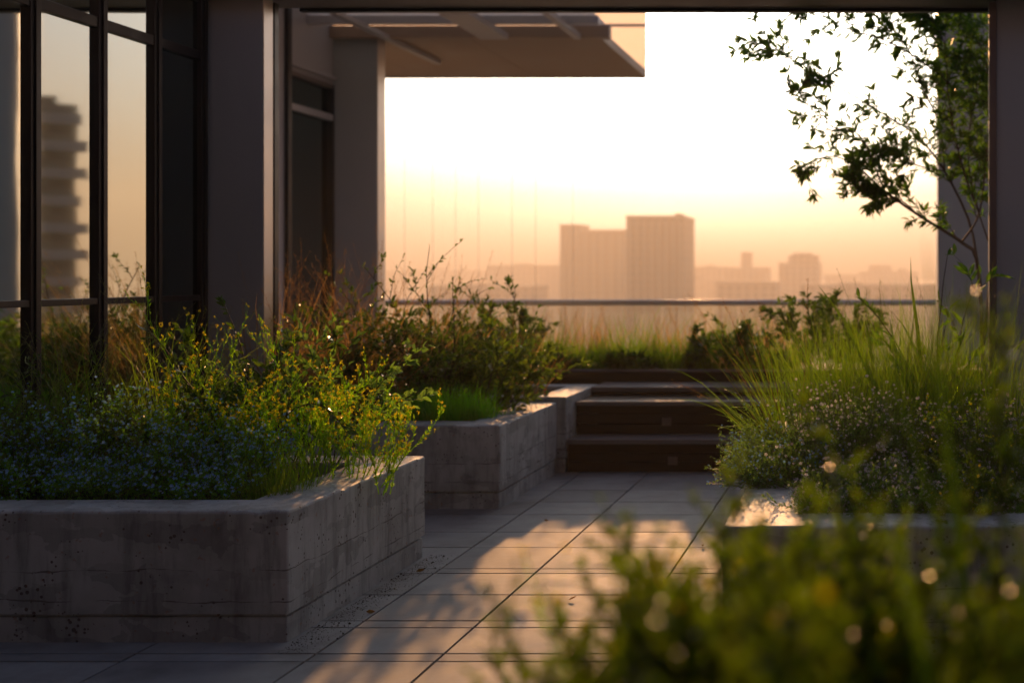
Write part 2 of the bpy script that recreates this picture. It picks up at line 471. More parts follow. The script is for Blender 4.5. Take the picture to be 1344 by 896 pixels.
M['dryleaf'] = leafmat('dry_leaf', (.16, .08, .03), (.26, .14, .05), .2, .6)
for x, y, z, lab in ((-2.47, 5.52, .522, 'curled dry leaf lying on the near planter rim by its corner'), (-2.17, 5.55, .003, 'dry leaf on the paving beside the near planter'),
                     (-2.22, 6.30, .003, 'dry leaf among the soil crumbs at the far end of the near planter'), (-1.35, 5.75, .003, 'lone dry leaf on the sunlit slabs'),
                     (-1.9, 7.6, .003, 'dry leaf on the shaded slabs beside the mid planter'), (-.9, 6.9, .003, 'dry leaf on the slabs near the right planter'),
                     (-2.4, 8.8, .522, 'dry leaf on the rim of the mid planter')):
    mb = MB(); P = np.array([[x, y, z + .004]]); d = R.normal(0, 1, (1, 3)) * [1, 1, .1]
    leaves(mb, P, d, .04, .018, fold=.35, droop=-.25)
    tag(mb.build('fallen_leaf', M['dryleaf']), lab, 'leaf', 'dry leaves fallen on the terrace')

# ------------------------------------------------------------------ steps of dark timber between the planters
st = empty('terrace_steps', (-.4, 9.46, 0), 'dark timber steps with pale stone edges at the end of the path', 'steps')
def sub(name, mat, boxes, parent, b=.004):
    mb = MB()
    for q in boxes: mb.box(*q, b=b)
    return keep(mb.build(name, mat), parent)
X0, X1 = -2.235, 1.3
sub('riser', M['timber'], [(X0, X1, 9.50, 9.53, 0.004, .073), (X0, X1, 9.503, 9.53, .077, .14), (X0, X1, 9.5, 9.53, .144, .208)], st, .002)
sub('tread', M['nosing'], [(X0, X1, 9.46, 9.79, .209, .245)], st)
sub('riser', M['timber'], [(X0, X1, 9.78, 9.81, .246, .32), (X0, X1, 9.783, 9.81, .324, .40), (X0, X1, 9.78, 9.81, .404, .462)], st, .002)
sub('tread', M['nosing'], [(X0, X1, 9.74, 9.86, .463, .495)], st)
sub('tread', M['timber'], [(X0, X1, 9.862 + i * .09, 9.862 + i * .09 + .085, .465, .488) for i in range(5)], st, .002)
sub('riser', M['timber'], [(X0, X1, 10.32, 10.35, .47, .515)], st, .002)
sub('tread', M['nosing'], [(X0, X1, 10.30, 10.80, .516, .555)], st)
for x, y, z in ((at(883, 607, 9.5)[0], 9.5, .085), (at(875, 540, 9.78)[0], 9.78, .34)):
    mb = MB(); mb.box(x - .035, x + .035, y - .006, y - .001, z - .03, z + .03, b=.002)
    l = keep(mb.build('step_light', M['lintel']), st)

# timber planter behind the steps
hp = empty('timber_planter', (-.5, 10.8, 0), 'low dark timber planter holding the hedge behind the steps', 'planter')
sub('front_board', M['timber'], [(-3.4, 2.0, 10.82, 10.85, .56, .635)], hp, .003)
sub('planter_box', M['timber'], [(-3.4, 2.0, 10.851, 12.4, 0.01, .60)], hp, .003)
sub('capping', M['nosing'], [(-3.4, 2.0, 10.81, 10.87, .637, .655)], hp, .003)

# ------------------------------------------------------------------ left building: window wall, piers, side wing
XW = -4.27
def Yof(px, X=XW): return F * X / (px - CX)

ww = empty('window_wall', (XW, 5, 0), 'tall dark framed window wall on the left reflecting a tower block', 'window wall')
edges = [Yof(-210), Yof(-95), Yof(39), Yof(128), Yof(201), Yof(262)]
mb_names = []
for k, y in enumerate(edges):
    w = .042
    mb = MB(); mb.box(XW - .05, XW + .034, y - w, y + w, .0, 3.24, b=.004)
    mb.box(XW + .0341, XW + .044, y - w * .35, y + w * .35, 0, 3.24, b=.002)
    keep(mb.build('mullion', M['frame']), ww)
for k in range(len(edges) - 1):
    y0, y1 = edges[k] + .043, edges[k + 1] - .043
    keepers = []
    mb = MB(); mb.box(XW - .03, XW + .028, y0, y1, .0, .10, b=.003); mb.box(XW - .03, XW + .028, y0, y1, 3.17, 3.24, b=.003); wn = keep(mb.build('window', M['frame']), ww)
    mb = MB(); mb.box(XW - .03, XW + .028, y0, y1, 2.80, 2.86, b=.003); mb.build('transom', M['frame'], wn)
    mb = MB(); mb.box(XW - .03, XW + .028, y0, y1, 1.285, 1.32, b=.003); mb.build('sill', M['frame'], wn)
    gm = M['darkglass'] if k == 4 else M['glass']
    for z0, z1 in ((.10, 1.285), (1.32, 2.80), (2.86, 3.17)):
        mb = MB(); mb.box(XW - .006, XW + .006, y0, y1, z0, z1); mb.build('pane', gm, wn)
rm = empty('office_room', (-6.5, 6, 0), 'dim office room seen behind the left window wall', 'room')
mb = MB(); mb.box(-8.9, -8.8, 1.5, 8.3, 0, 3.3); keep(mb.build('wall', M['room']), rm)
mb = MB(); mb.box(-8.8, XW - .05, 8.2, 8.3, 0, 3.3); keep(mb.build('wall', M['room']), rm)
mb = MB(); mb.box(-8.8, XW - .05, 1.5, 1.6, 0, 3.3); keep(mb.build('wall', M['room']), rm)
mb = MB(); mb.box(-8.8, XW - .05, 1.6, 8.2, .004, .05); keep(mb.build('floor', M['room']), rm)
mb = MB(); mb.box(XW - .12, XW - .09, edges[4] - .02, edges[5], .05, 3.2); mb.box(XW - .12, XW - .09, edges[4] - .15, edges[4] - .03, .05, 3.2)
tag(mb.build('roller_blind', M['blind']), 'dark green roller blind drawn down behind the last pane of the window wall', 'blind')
lamp = empty('pendant_lamp', (-4.62, Yof(161, -4.62), 2.3), 'lit drum shaped pendant lamp glowing behind the third pane', 'lamp')
ly = Yof(161, -4.62); lz = at(161, 186, ly)[2]
mb = MB(); mb.cyl((-4.62, ly, lz - .05), (-4.62, ly, lz + .06), .09, .09, 24); keep(mb.build('lamp_shade', emis('lamp_glow', (1, .80, .52), 14.0), smooth=False), lamp)
mb = MB(); mb.cyl((-4.62, ly, lz - .075), (-4.62, ly, lz - .052), .07, .105, 24); keep(mb.build('lamp_rim', M['frame']), lamp)
mb = MB(); mb.cyl((-4.62, ly, lz + .06), (-4.62, ly, 3.24), .006, .006, 8); keep(mb.build('cord', M['frame']), lamp)

# near roof slab and head
rf = empty('head_beam', (0, 8.5, 3.24), 'dark bronze head beam crossing the top of the view', 'beam')
mb = MB(); mb.box(-9, 4.2, 8.15, 8.74, 3.243, 3.62); keep(mb.build('soffit', M['lintel']), rf)
mb = MB(); mb.box(-3.87, 4.2, 8.743, 8.80, 3.222, 3.62, b=.004); keep(mb.build('edge_trim', M['frame']), rf)

pr = tag(sub('concrete_pier', M['plaster'], [(-4.263, at(345, 0, 8.30)[0], 8.30, 8.43, .0, 3.24)], empty('t', (0, 0, 0), 'x', 'x'), .006), 'broad grey rendered pier between the window wall and the open frame', 'pier')
pr.parent = None; bpy.data.objects.remove(bpy.data.objects['t'])
mb = MB(); xp = at(345, 0, 8.30)[0]; mb.box(xp + .001, xp + .006, 8.303, 8.427, .0, 3.23)
k_ = mb.build('side_reflector', M['reflector']); k_.parent = pr  # added glossy strip, mirrors the sky to brighten the pier side
fr = empty('portal_frame', (-1.6, 8.6, 0), 'slim dark metal frame around the open view, with a post at each side', 'frame')
xl = at(357, 0, 8.45)[0]
mb = MB(); mb.box(xl, xl + .022, 8.44, 8.50, 0, 3.22, b=.002); keep(mb.build('post', M['frame']), fr)
xr = at(1297, 0, 8.5)[0]
mb = MB(); mb.box(xr, xr + .048, 8.42, 8.50, 0, 3.22, b=.004); keep(mb.build('post', M['lintel']), fr)
mb = MB(); mb.box(xr + .049, 4.2, 8.45, 8.73, .0, 3.24, b=.005)
tag(mb.build('side_wall', M['plaster']), 'smooth dark grey wall at the right edge of the view', 'wall')
mb = MB(); mb.box(xl + .023, -2.62, 8.43, 8.6, 3.15, 3.22)

# side wing beyond
XV = -6.9
wg = empty('building_wing', (XV, 14, 0), 'pale grey building wing further back with one tall dark window', 'building')
y0, y1 = Yof(378, XV), Yof(435, XV)
keep_b = lambda name, mat, bx, b=.0: keep((lambda m: (m.box(*bx, b=b), m)[1])(MB()).build(name, mat), wg)
keep_b('wall', M['panel'], (-9.5, XV, 8.5, y0 - .08, 0, 7))
keep_b('wall', M['panel'], (-9.5, XV, y0 - .08, y1 + .05, at(378, 92, y0)[2], 7))
keep_b('wall', M['panel'], (-9.5, -8.4, y0 - .08, y1 + .05, 0, at(378, 92, y0)[2]))
wf_ = keep_b('window_frame', M['frame'], (XV - .10, XV + .05, y0 - .10, y0, .1, 7.0), .004)
keep_b('window_frame', M['frame'], (XV - .10, XV + .03, y1 - .04, y1 + .03, .1, at(378, 92, y0)[2]), .004)
keep_b('window_head', M['lintel'], (XV - .10, XV + .04, y0 + .001, y1 - .041, at(378, 98, y0)[2], at(378, 92, y0)[2] - .003), .004)
zt = at(381, 138, y0)[2]
t_ = keep_b('transom', M['panel'], (XV - .02, XV + .04, y0 + .001, y1 - .041, zt - .05, zt + .03), .004)
p_ = keep_b('pane', M['darkglass'], (XV - .05, XV - .04, y0 + .001, y1 - .041, .1, at(378, 98, y0)[2] - .003))
keep_b('ledge', M['panel'], (XV + .001, XV + .05, y0 + .01, y1 + .05, at(378, 85, y0)[2], at(378, 80, y0)[2]), .004)
for o_ in (t_, p_):
    o_.parent = wf_; o_.matrix_parent_inverse.identity()
yp = y1 + .055
mb = MB(); mb.box(-8.6, at(495, 0, yp)[0], yp, yp + .26, 0, 4.48, b=.006)
dp = tag(mb.build('concrete_pier', M['plaster']), 'distant grey pier holding up the glazed canopy', 'pier')
mb = MB(); xp = at(495, 0, yp)[0]; mb.box(xp + .001, xp + .008, yp + .005, yp + .255, 0, 4.47); k_ = mb.build('side_reflector', M['reflector']); k_.parent = dp  # added strip brightening the far pier side with reflected sky

# canopy
CZ = 4.485
cn = empty('canopy', (-6, 18, CZ), 'flat canopy with a brown soffit and glazed bay, cut off at its right corner', 'canopy')
XR = at(848, 0, 20)[0]
def cb(name, mat, bx, b=0): return keep((lambda m: (m.box(*bx, b=b), m)[1])(MB()).build(name, mat), cn)
for i in range(3):
    xa = -8.6 + i * (XR + 8.6) / 3
    cb('soffit_panel', M['soffit'], (xa + .004, xa + (XR + 8.6) / 3 - .004, 16.62, 19.97, CZ, CZ + .12), .003)
cb('edge_trim', M['frame'], (-8.6, XR, 19.972, 20.0, CZ - .015, CZ + .13), .003)
cb('cross_beam', M['soffit'], (-8.6, XR + .15, 16.45, 16.60, CZ - .03, CZ + .12), .004)
cb('cross_beam', M['panel'], (-8.6, XR + .15, 15.80, 15.90, CZ + .02, CZ + .12), .004)
cb('rib', M['panel'], (-6.22, -6.13, 14.8, 18.4, CZ - .06, CZ - .004), .004)
cb('rib', M['panel'], (-4.62, -4.97, 14.8, 16.44, CZ - .06, CZ + .015), .004)
cb('rib', M['panel'], (-3.78, -3.70, 14.8, 16.44, CZ - .06, CZ + .015), .004)
frost, nt_, out_ = newmat('frosted_panel')
a_ = nd(nt_, 'ShaderNodeBsdfTranslucent'); a_.inputs[0].default_value = (.80, .74, .68, 1)
b_ = nd(nt_, 'ShaderNodeBsdfTransparent'); b_.inputs[0].default_value = (.86, .80, .74, 1)
c_ = nd(nt_, 'ShaderNodeMixShader', Fac=.12); nt_.links.new(a_.outputs[0], c_.inputs[1]); nt_.links.new(b_.outputs[0], c_.inputs[2]); nt_.links.new(c_.outputs[0], out_.inputs[0])
cb('roof_glass', M['blind'] if False else frost, (-8.6, XR + .1, 13.6, 16.44, CZ + .14, CZ + .15))
cb('end_panel', frost, (-8.6, XR, 20.004, 20.02, CZ + .135, CZ + 1.35))
cb('end_panel_rail', M['panel'], (XR - 1.2, XR, 19.96, 20.003, at(0, 34, 20)[2] - .02, at(0, 34, 20)[2] + .02), .003)
# thin suspension cables at the terrace edge
for i, px in enumerate((531, 568, 598, 628, 672, 703, 752)):
    p = at(px, 300, 20.15)
    mb = MB(); mb.cyl((p[0], p[1], 1.0), (p[0], p[1], CZ + .1), .0045, n=6)
    tag(mb.build('cable', M['cable']), 'thin pale vertical cable strung between the canopy edge and the railing', 'cable', 'cables under the canopy edge')

# balustrade
RY = 20.4; rz = at(0, 397, RY)[2]
bl = empty('balustrade', (-1, RY, 0), 'glass balustrade with a round steel top rail glinting under the sun', 'balustrade')
mb = MB(); mb.cyl((-11.9, RY, rz), (5.9, RY, rz), .048, n=20); keep(mb.build('top_rail', M['steel'], smooth=True), bl)
x = -11.7
while x < 5.6:
    mb = MB(); mb.box(x, x + 1.18, RY - .006, RY + .006, .08, rz - .04); keep(mb.build('glass_panel', M['rail_glass']), bl); x += 1.2

# right far column
mb = MB(); mb.box(at(1232, 0, 14)[0], at(1232, 0, 14)[0] + 1.3, 14.0, 14.35, 0, 5.2, b=.008)
dc = tag(mb.build('column', M['plaster']), 'tall grey column behind the leafy tree at the right', 'column')
mb = MB(); xp = at(1232, 0, 14)[0]; mb.box(xp - .012, xp - .001, 13.99, 14.34, 0, 5.1); k_ = mb.build('side_reflector', M['reflector']); k_.parent = dc  # added reflector strip, makes the column's left edge bright

# ------------------------------------------------------------------ city
mb = MB()
S = 9000
mb.add([(-S, 21.3, -40), (S, 21.3, -40), (S, S, -40), (-S, S, -40), (-S, -S, -40), (S, -S, -40)], quads=[(0, 1, 2, 3), (4, 5, 1, 0)])
tag(mb.build('ground', plain('city_ground', (.16, .13, .10), .9, var=.4, scale=.02)), kind='structure')


def facade(name, c, sx, sz):
    m, nt, out = newmat(name); L = nt.links.new
    tc = nd(nt, 'ShaderNodeTexCoord'); sp = nd(nt, 'ShaderNodeSeparateXYZ'); L(tc.outputs['Object'], sp.inputs[0])
    fx = mathn(nt, 'FRACT', mathn(nt, 'MULTIPLY', mathn(nt, 'ADD', sp.outputs[0], sp.outputs[1]), 1 / sx)); fz = mathn(nt, 'FRACT', mathn(nt, 'MULTIPLY', sp.outputs[2], 1 / sz))
    w = mathn(nt, 'MULTIPLY', mathn(nt, 'LESS_THAN', mathn(nt, 'ABSOLUTE', mathn(nt, 'SUBTRACT', fx, .5)), .28), mathn(nt, 'LESS_THAN', mathn(nt, 'ABSOLUTE', mathn(nt, 'SUBTRACT', fz, .5)), .3))
    mx = nd(nt, 'ShaderNodeMix', _data_type='RGBA'); L(w, mx.inputs[0]); mx.inputs[6].default_value = (*c, 1); mx.inputs[7].default_value = (c[0] * .35, c[1] * .35, c[2] * .4, 1)
    p = nd(nt, 'ShaderNodeBsdfPrincipled', Roughness=.7); L(mx.outputs[2], p.inputs['Base Color']); L(p.outputs[0], out.inputs[0])
    return m


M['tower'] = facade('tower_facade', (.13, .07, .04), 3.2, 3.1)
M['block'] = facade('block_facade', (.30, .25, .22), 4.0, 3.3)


def building(label, px0, px1, py, Y, deep=25, extras=(), mat='block', fins=0, name='building', cat='building'):
    a = at(px0, py, Y); b = at(px1, py, Y)
    root = empty(name, ((a[0] + b[0]) / 2, Y, -40), label, cat, 'city buildings fading into the haze')
    def part(nm, m, bx):
        mb = MB(); mb.box(*bx); o = mb.build(nm, m); return keep(o, root)
    part('wall', M[mat], (a[0], b[0], Y, Y + deep, -40, a[2]))
    part('parapet', M['roofdeck'], (a[0] - .3, b[0] + .3, Y - .3, Y + deep + .3, a[2] + .01, a[2] + 1.0))
    for (q0, q1, qy) in extras:
        c = at(q0, qy, Y); d = at(q1, qy, Y)
        part('plant_room', M['block'], (c[0], d[0], Y + 4, Y + deep * .6, a[2] + 1.01, c[2]))
    for i in range(fins):
        x = a[0] + (i + .5) * (b[0] - a[0]) / fins
        part('fin', M['roofdeck'], (x - .35, x + .35, Y - .9, Y - .01, -38, a[2] - 1.5))
    return root


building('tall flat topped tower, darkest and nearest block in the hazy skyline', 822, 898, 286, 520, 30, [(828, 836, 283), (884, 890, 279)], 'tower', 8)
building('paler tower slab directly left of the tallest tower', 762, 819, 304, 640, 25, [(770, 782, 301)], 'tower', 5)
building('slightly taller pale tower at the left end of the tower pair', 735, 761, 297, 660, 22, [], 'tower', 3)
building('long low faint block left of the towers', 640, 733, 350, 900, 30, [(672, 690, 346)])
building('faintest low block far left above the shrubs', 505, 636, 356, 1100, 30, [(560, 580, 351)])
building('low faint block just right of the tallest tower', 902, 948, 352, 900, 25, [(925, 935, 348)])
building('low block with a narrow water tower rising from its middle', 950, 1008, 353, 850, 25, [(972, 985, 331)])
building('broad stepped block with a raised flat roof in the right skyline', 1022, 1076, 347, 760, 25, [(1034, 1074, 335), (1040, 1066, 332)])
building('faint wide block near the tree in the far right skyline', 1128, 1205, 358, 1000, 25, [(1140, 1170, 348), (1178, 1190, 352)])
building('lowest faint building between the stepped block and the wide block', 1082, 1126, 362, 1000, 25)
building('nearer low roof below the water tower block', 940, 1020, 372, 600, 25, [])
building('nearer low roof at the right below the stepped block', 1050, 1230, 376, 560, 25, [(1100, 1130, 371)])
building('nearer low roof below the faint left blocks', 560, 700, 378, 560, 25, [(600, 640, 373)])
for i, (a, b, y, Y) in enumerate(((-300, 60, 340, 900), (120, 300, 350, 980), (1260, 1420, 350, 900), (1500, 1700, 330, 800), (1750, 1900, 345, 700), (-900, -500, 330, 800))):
    building(['hazy mid rise block far beyond the left building', 'low hazy block hidden behind the left building', 'hazy block behind the right wall', 'hazy block far right outside the view', 'low hazy block further right outside the view', 'hazy block far left outside the view'][i], a, b, y, Y, 30)

# the apartment block that the windows mirror
Y_ = 70
def vx(px): return 2 * XW - (px - CX) / F * Y_
M['apart'] = facade('apartment_facade', (.10, .09, .085), 1.5, 1.45)
M['balc'] = plain('balcony_concrete', (.30, .28, .27), .8)
zt = at(0, 138, Y_)[2]; z2 = at(0, 100, Y_)[2]
ab = empty('apartment_block', (vx(100), Y_, 0), 'dark apartment block with stepped balconies, seen mirrored in the left windows', 'building')
ab.rotation_euler = (0, 0, -math.atan(.64))
def apart(nm, m, bx):
    mb = MB(); mb.box(*bx); mb.build(nm, M[m], ab)
apart('wall', 'apart', (0, 14, 0, 10, -40, zt)); apart('plant_room', 'apart', (.8, 2.4, 1, 5, zt + .01, zt + .5)); apart('tower_wall', 'apart', (3.6, 12, -1.5, -.01, -40, z2))
for k in range(12):
    z = zt - 1.0 - k * 1.45; e = .55 if k % 3 else .2
    mb = MB(); mb.box(-e, 3.5, -.9, -.01, z - .10, z); mb.box(-e, 3.5, -.9, -.84, z + .001, z + .42)
    mb.build('balcony', M['balc'], ab)

# unseen wall and overhang added behind the viewer to darken front faces
rb = empty('rear_light_blocker', (0, -3, 0), 'unseen light blocker added behind the viewer, a dark wall with a door and overhang', 'building')
keep((lambda m: (m.box(-12, 6, -1.8, -1.5, 0, 9), m)[1])(MB()).build('wall', M['lintel']), rb)
keep((lambda m: (m.box(-1.2, .8, -1.499, -1.45, .02, 2.4, b=.005), m)[1])(MB()).build('door', M['frame']), rb)
keep((lambda m: (m.box(-12, 6, -1.499, 2.4, 3.4, 3.6), m)[1])(MB()).build('overhead_light_blocker', M['lintel']), rb)

# ------------------------------------------------------------------ air, sky, sun, camera
hz, nt, out = newmat('haze_air')
v = nd(nt, 'ShaderNodeVolumePrincipled', Density=.00115, Anisotropy=.35); v.inputs['Color'].default_value = (.93, .82, .68, 1)
nt.links.new(v.outputs[0], out.inputs['Volume'])
mb = MB(); mb.box(-1500, 1500, -60, 1250, -41, 78)
tag(mb.build('haze', hz), 'warm sunset haze filling the air over the city', 'haze', kind='stuff')

TAN_EL, TAN_AZ = .235, -.135
el = math.atan(TAN_EL / math.hypot(1, TAN_AZ)); az = math.atan2(TAN_AZ, 1)   # az from +Y towards +X
w = bpy.data.worlds.new('World'); SC.world = w; w.use_nodes = True
nt = w.node_tree; bg = nt.nodes['Background']
sky = nt.nodes.new('ShaderNodeTexSky'); sky.sky_type = 'NISHITA'; sky.sun_disc = False
sky.sun_elevation = el; sky.sun_rotation = az; sky.altitude = 0; sky.air_density = .7; sky.dust_density = 8.0; sky.ozone_density = 3.0
tint = nt.nodes.new('ShaderNodeMix'); tint.data_type = 'RGBA'; tint.blend_type = 'MULTIPLY'; tint.inputs[0].default_value = 1
tint.inputs[7].default_value = (.92, .97, 1.0, 1)
nt.links.new(sky.outputs[0], tint.inputs[6]); nt.links.new(tint.outputs[2], bg.inputs[0]); bg.inputs[1].default_value = .115
sd = bpy.data.lights.new('sun', 'SUN'); sd.energy = 5.0; sd.angle = math.radians(.8); sd.color = (1, .48, .18)
so = bpy.data.objects.new('sun', sd); COL.objects.link(so)
dirv = Vector((TAN_AZ, 1, TAN_EL)).normalized()
so.rotation_euler = dirv.to_track_quat('Z', 'Y').to_euler(); so.location = (0, 0, 30)

cd = bpy.data.cameras.new('camera'); co = bpy.data.objects.new('camera', cd); COL.objects.link(co)
co.location = (0, 0, H); co.rotation_euler = (math.pi / 2, 0, 0)
cd.sensor_width = 36; cd.lens = F / 1344 * 36; cd.shift_x = -(CX - 672) / 1344; cd.shift_y = -(448 - CY) / 1344
cd.clip_start = .05; cd.clip_end = 20000
cd.dof.use_dof = True; cd.dof.focus_distance = 5.8; cd.dof.aperture_fstop = 1.9
SC.camera = co
SC.view_settings.view_transform = 'Standard'; SC.view_settings.look = 'None'
SC.view_settings.exposure = .35; SC.view_settings.gamma = 1
cy = SC.cycles; cy.use_denoising = True; cy.max_bounces = 8; cy.transparent_max_bounces = 24; cy.volume_bounces = 0
cy.transmission_bounces = 6; cy.diffuse_bounces = 4; cy.caustics_reflective = False; cy.caustics_refractive = False
cy.sample_clamp_indirect = 6

# ------------------------------------------------------------------ planting
M['g_fine'] = leafmat('fine_grass', (.070, .145, .012), (.14, .215, .02), .5, .42)
M['g_bright'] = leafmat('bright_grass', (.08, .27, .01), (.15, .36, .015), .6, .4)
M['g_tan'] = leafmat('dry_grass', (.20, .15, .06), (.34, .26, .11), .5, .55, (2.0, 1.5, .9))
M['g_pale'] = leafmat('pale_grass_stalk', (.11, .13, .06), (.20, .20, .10), .35, .5)
M['l_fg'] = leafmat('foreground_leaf', (.045, .085, .006), (.10, .15, .010), .52, .26)
M['l_dark'] = leafmat('dark_shrub_leaf', (.030, .070, .010), (.072, .122, .016), .35, .32)
M['l_olive'] = leafmat('olive_shrub_leaf', (.050, .095, .012), (.10, .15, .02), .4, .4)
M['l_tree'] = leafmat('tree_leaf', (.030, .075, .010), (.08, .14, .018), .5, .38, (2.2, 2.4, .7))
M['l_lime'] = leafmat('lime_leaf', (.13, .26, .010), (.24, .38, .016), .62, .42)
M['l_blue'] = leafmat('ground_cover_leaf', (.09, .25, .025), (.17, .36, .045), .45, .45)
M['l_grey'] = leafmat('grey_green_leaf', (.085, .17, .05), (.16, .26, .08), .4, .5)
M['stem'] = leafmat('green_stem', (.05, .07, .02), (.10, .11, .035), .1, .5)
M['bark'] = plain('brown_twig', (.055, .036, .024), .75, var=.3, scale=30)
M['f_blue'] = leafmat('blue_petal', (.18, .42, .85), (.42, .66, .95), .35, .5, (1.1, 1.1, 1.1))
M['f_yellow'] = leafmat('yellow_petal', (.60, .50, .01), (.78, .70, .03), .45, .5, (1.3, 1.2, .8))
M['f_white'] = leafmat('white_petal', (.50, .46, .52), (.78, .74, .74), .4, .5, (1.1, 1.1, 1.1))
M['f_violet'] = leafmat('violet_petal', (.30, .24, .55), (.50, .42, .75), .4, .5, (1.1, 1.1, 1.1))
M['f_red'] = leafmat('red_petal', (.55, .02, .02), (.7, .05, .04), .3, .5, (1.1, 1, 1))


def P0(px, Y, z=.46):
    return np.array([(px - CX) / F * Y, Y, z])


def root(name, c, label, cat, group=None):
    return empty(name, tuple(float(x) for x in c), label, cat, group)


def grass(c, n, h, r, label, mat='g_fine', lean=.5, width=.005, grav=.35, wob=.06, group='grass tufts in the planters', bias=(0, 0), heads=0, hmat='g_tan', name='grass_tuft', ry=None, k=7, hh=1.15):
    rt = root(name, c, label, 'grass', group)
    b = disc(n, r, ry or r, c)
    L = h * R.uniform(.55, 1.1, n) * (1 + .12 * R.normal(0, 1, n))
    mb = MB(); blades(mb, grow(b, outward(b, c, lean, .16, bias), L, k, grav * R.uniform(.2, 1.6, n), wob), width * R.uniform(.6, 1.3, n))
    keep(mb.build('foliage', M[mat]), rt)
    if heads:
        b = disc(heads, r * .7, (ry or r) * .7, c)
        P = grow(b, outward(b, c, lean * .7, .14, bias), h * hh * R.uniform(.8, 1.15, heads), 8, grav * .35, .035)
        mb = MB(); tubes(mb, P, np.linspace(.0016, .0006, 9)[None])
        m = heads * 26; i = R.integers(0, heads, m); t = R.uniform(0, 1, m) ** .8 * 2.6 + 5.4
        j = np.minimum(t.astype(int), 7); f = (t - j)[:, None]; q = P[i, j] * (1 - f) + P[i, j + 1] * f; T = nrm(P[i, j + 1] - P[i, j])
        tw = grow(q, side(T, .1, .9), R.uniform(.012, .05, m) * (1 - (t - 5.4) / 3.6), 2, .1, .1)
        tubes(mb, tw, .0004)
        leaves(mb, tw[:, -1], T + R.normal(0, .3, T.shape), R.uniform(.006, .012, m), .003, simple=True)
        keep(mb.build('seed_stalk', M[hmat]), rt)
    return rt


def shrub(c, h, r, stems, label, leafL=.045, leafW=.02, mat='l_dark', dens=1.0, group='leafy shrubs in the planters', name='shrub', lean=.55, bias=(0, 0), cat='shrub', whorl=0, sub_=5, flowers=None, fr=.012, fn=0, simple=False, wob=.11, ry=None, low=.12, bark='bark', twig=1.0):
    rt = root(name, c, label, cat, group)
    b = disc(stems, r * .35, (ry or r) * .35, c)
    L = h * R.uniform(.6, 1.12, stems)
    P = grow(b, outward(b, c, lean, .18, bias), L, 7, .12, wob)
    mb = MB(); tubes(mb, P, np.linspace(.006, .002, 8)[None] * (h / .9), 4)
    m = stems * sub_; q, T = pick(P, m, low, .95)
    S = grow(q, side(T, .25, .9), h * twig * R.uniform(.14, .36, m), 5, .06, wob)
    tubes(mb, S, np.linspace(.0026, .0010, 6)[None] * (h / .9))
    keep(mb.build('stem', M[bark]), rt)
    n = int(m * 13 * dens); q, T = pick(S, n, .1, 1.0); q2, T2 = pick(P, int(n * .25), .45, 1)
    q = np.concatenate([q, q2, S[:, -1], P[:, -1]]); T = np.concatenate([T, T2, nrm(S[:, -1] - S[:, -2]), nrm(P[:, -1] - P[:, -2])])
    sz = R.uniform(.5, 1.2, len(q))
    mb = MB(); leaves(mb, q, side(T, .12, R.uniform(.4, 1.4, (len(q), 1))), leafL * sz, leafW * sz, simple=simple)
    keep(mb.build('foliage', M[mat]), rt)
    if flowers:
        q, T = pick(S, fn, .75, 1.0)
        mb = MB(); stars(mb, q + R.normal(0, .006, q.shape) + np.array([0, 0, .01]), fr * R.uniform(.7, 1.2, fn))
        keep(mb.build('blossom', M[flowers]), rt)
    return rt


def yellow(c, h, r, stems, label, lean=.55, bias=(0, 0), fl=1.0, grp='yellow flowering plants in the near planter'):
    rt = root('yellow_wildflower', c, label, 'wildflower', grp)
    b = disc(stems, r * .4, r * .4, c)
    P = grow(b, outward(b, c, lean, .16, bias), h * R.uniform(.65, 1.1, stems), 8, -.05, .09)
    mb = MB(); tubes(mb, P, np.linspace(.0032, .0011, 9)[None])
    m = stems * 7; q, T = pick(P, m, .3, .98)
    S = grow(q, side(T, .45, .75), h * (.35 if grp.startswith('blurred') else 1) * R.uniform(.08, .30, m), 5, -.12, .1); tubes(mb, S, np.linspace(.0013, .0007, 6)[None])
    m2 = m * 2; q, T = pick(S, m2, .3, 1)
    S2 = grow(q, side(T, .5, .7), h * R.uniform(.03, .10, m2), 3, -.1, .1); tubes(mb, S2, .0006)
    keep(mb.build('stem', M['l_lime']), rt)
    q, T = pick(P, stems * 46, .12, .98); qa, Ta = pick(S, m * 9, .0, 1)
    q = np.concatenate([q, qa]); T = np.concatenate([T, Ta]); sz = R.uniform(.6, 1.3, len(q))
    mb = MB(); leaves(mb, q, side(T, .3, .8), .019 * sz, .0048 * sz, simple=True)
    keep(mb.build('foliage', M['l_lime']), rt)
    tips = np.concatenate([S2[:, -1], S[:, -1], P[:, -1]]); TT = np.concatenate([S2[:, -1] - S2[:, -2], S[:, -1] - S[:, -2], P[:, -1] - P[:, -2]])
    hi = tips[:, 2] > c[2] + h * .42; tips = tips[hi]; TT = nrm(TT[hi])
    kp = R.random(len(tips)) < .8 * fl; tips = tips[kp]; TT = TT[kp]
    tips = np.repeat(tips, 4, 0) + R.normal(0, .003, (len(tips) * 4, 3)); TT = np.repeat(TT, 4, 0)
    mb = MB(); leaves(mb, tips, side(TT, .5, .7), R.uniform(.008, .013, len(tips)), .0068, simple=True, fold=.4)
    keep(mb.build('blossom', M['f_yellow']), rt)
    return rt


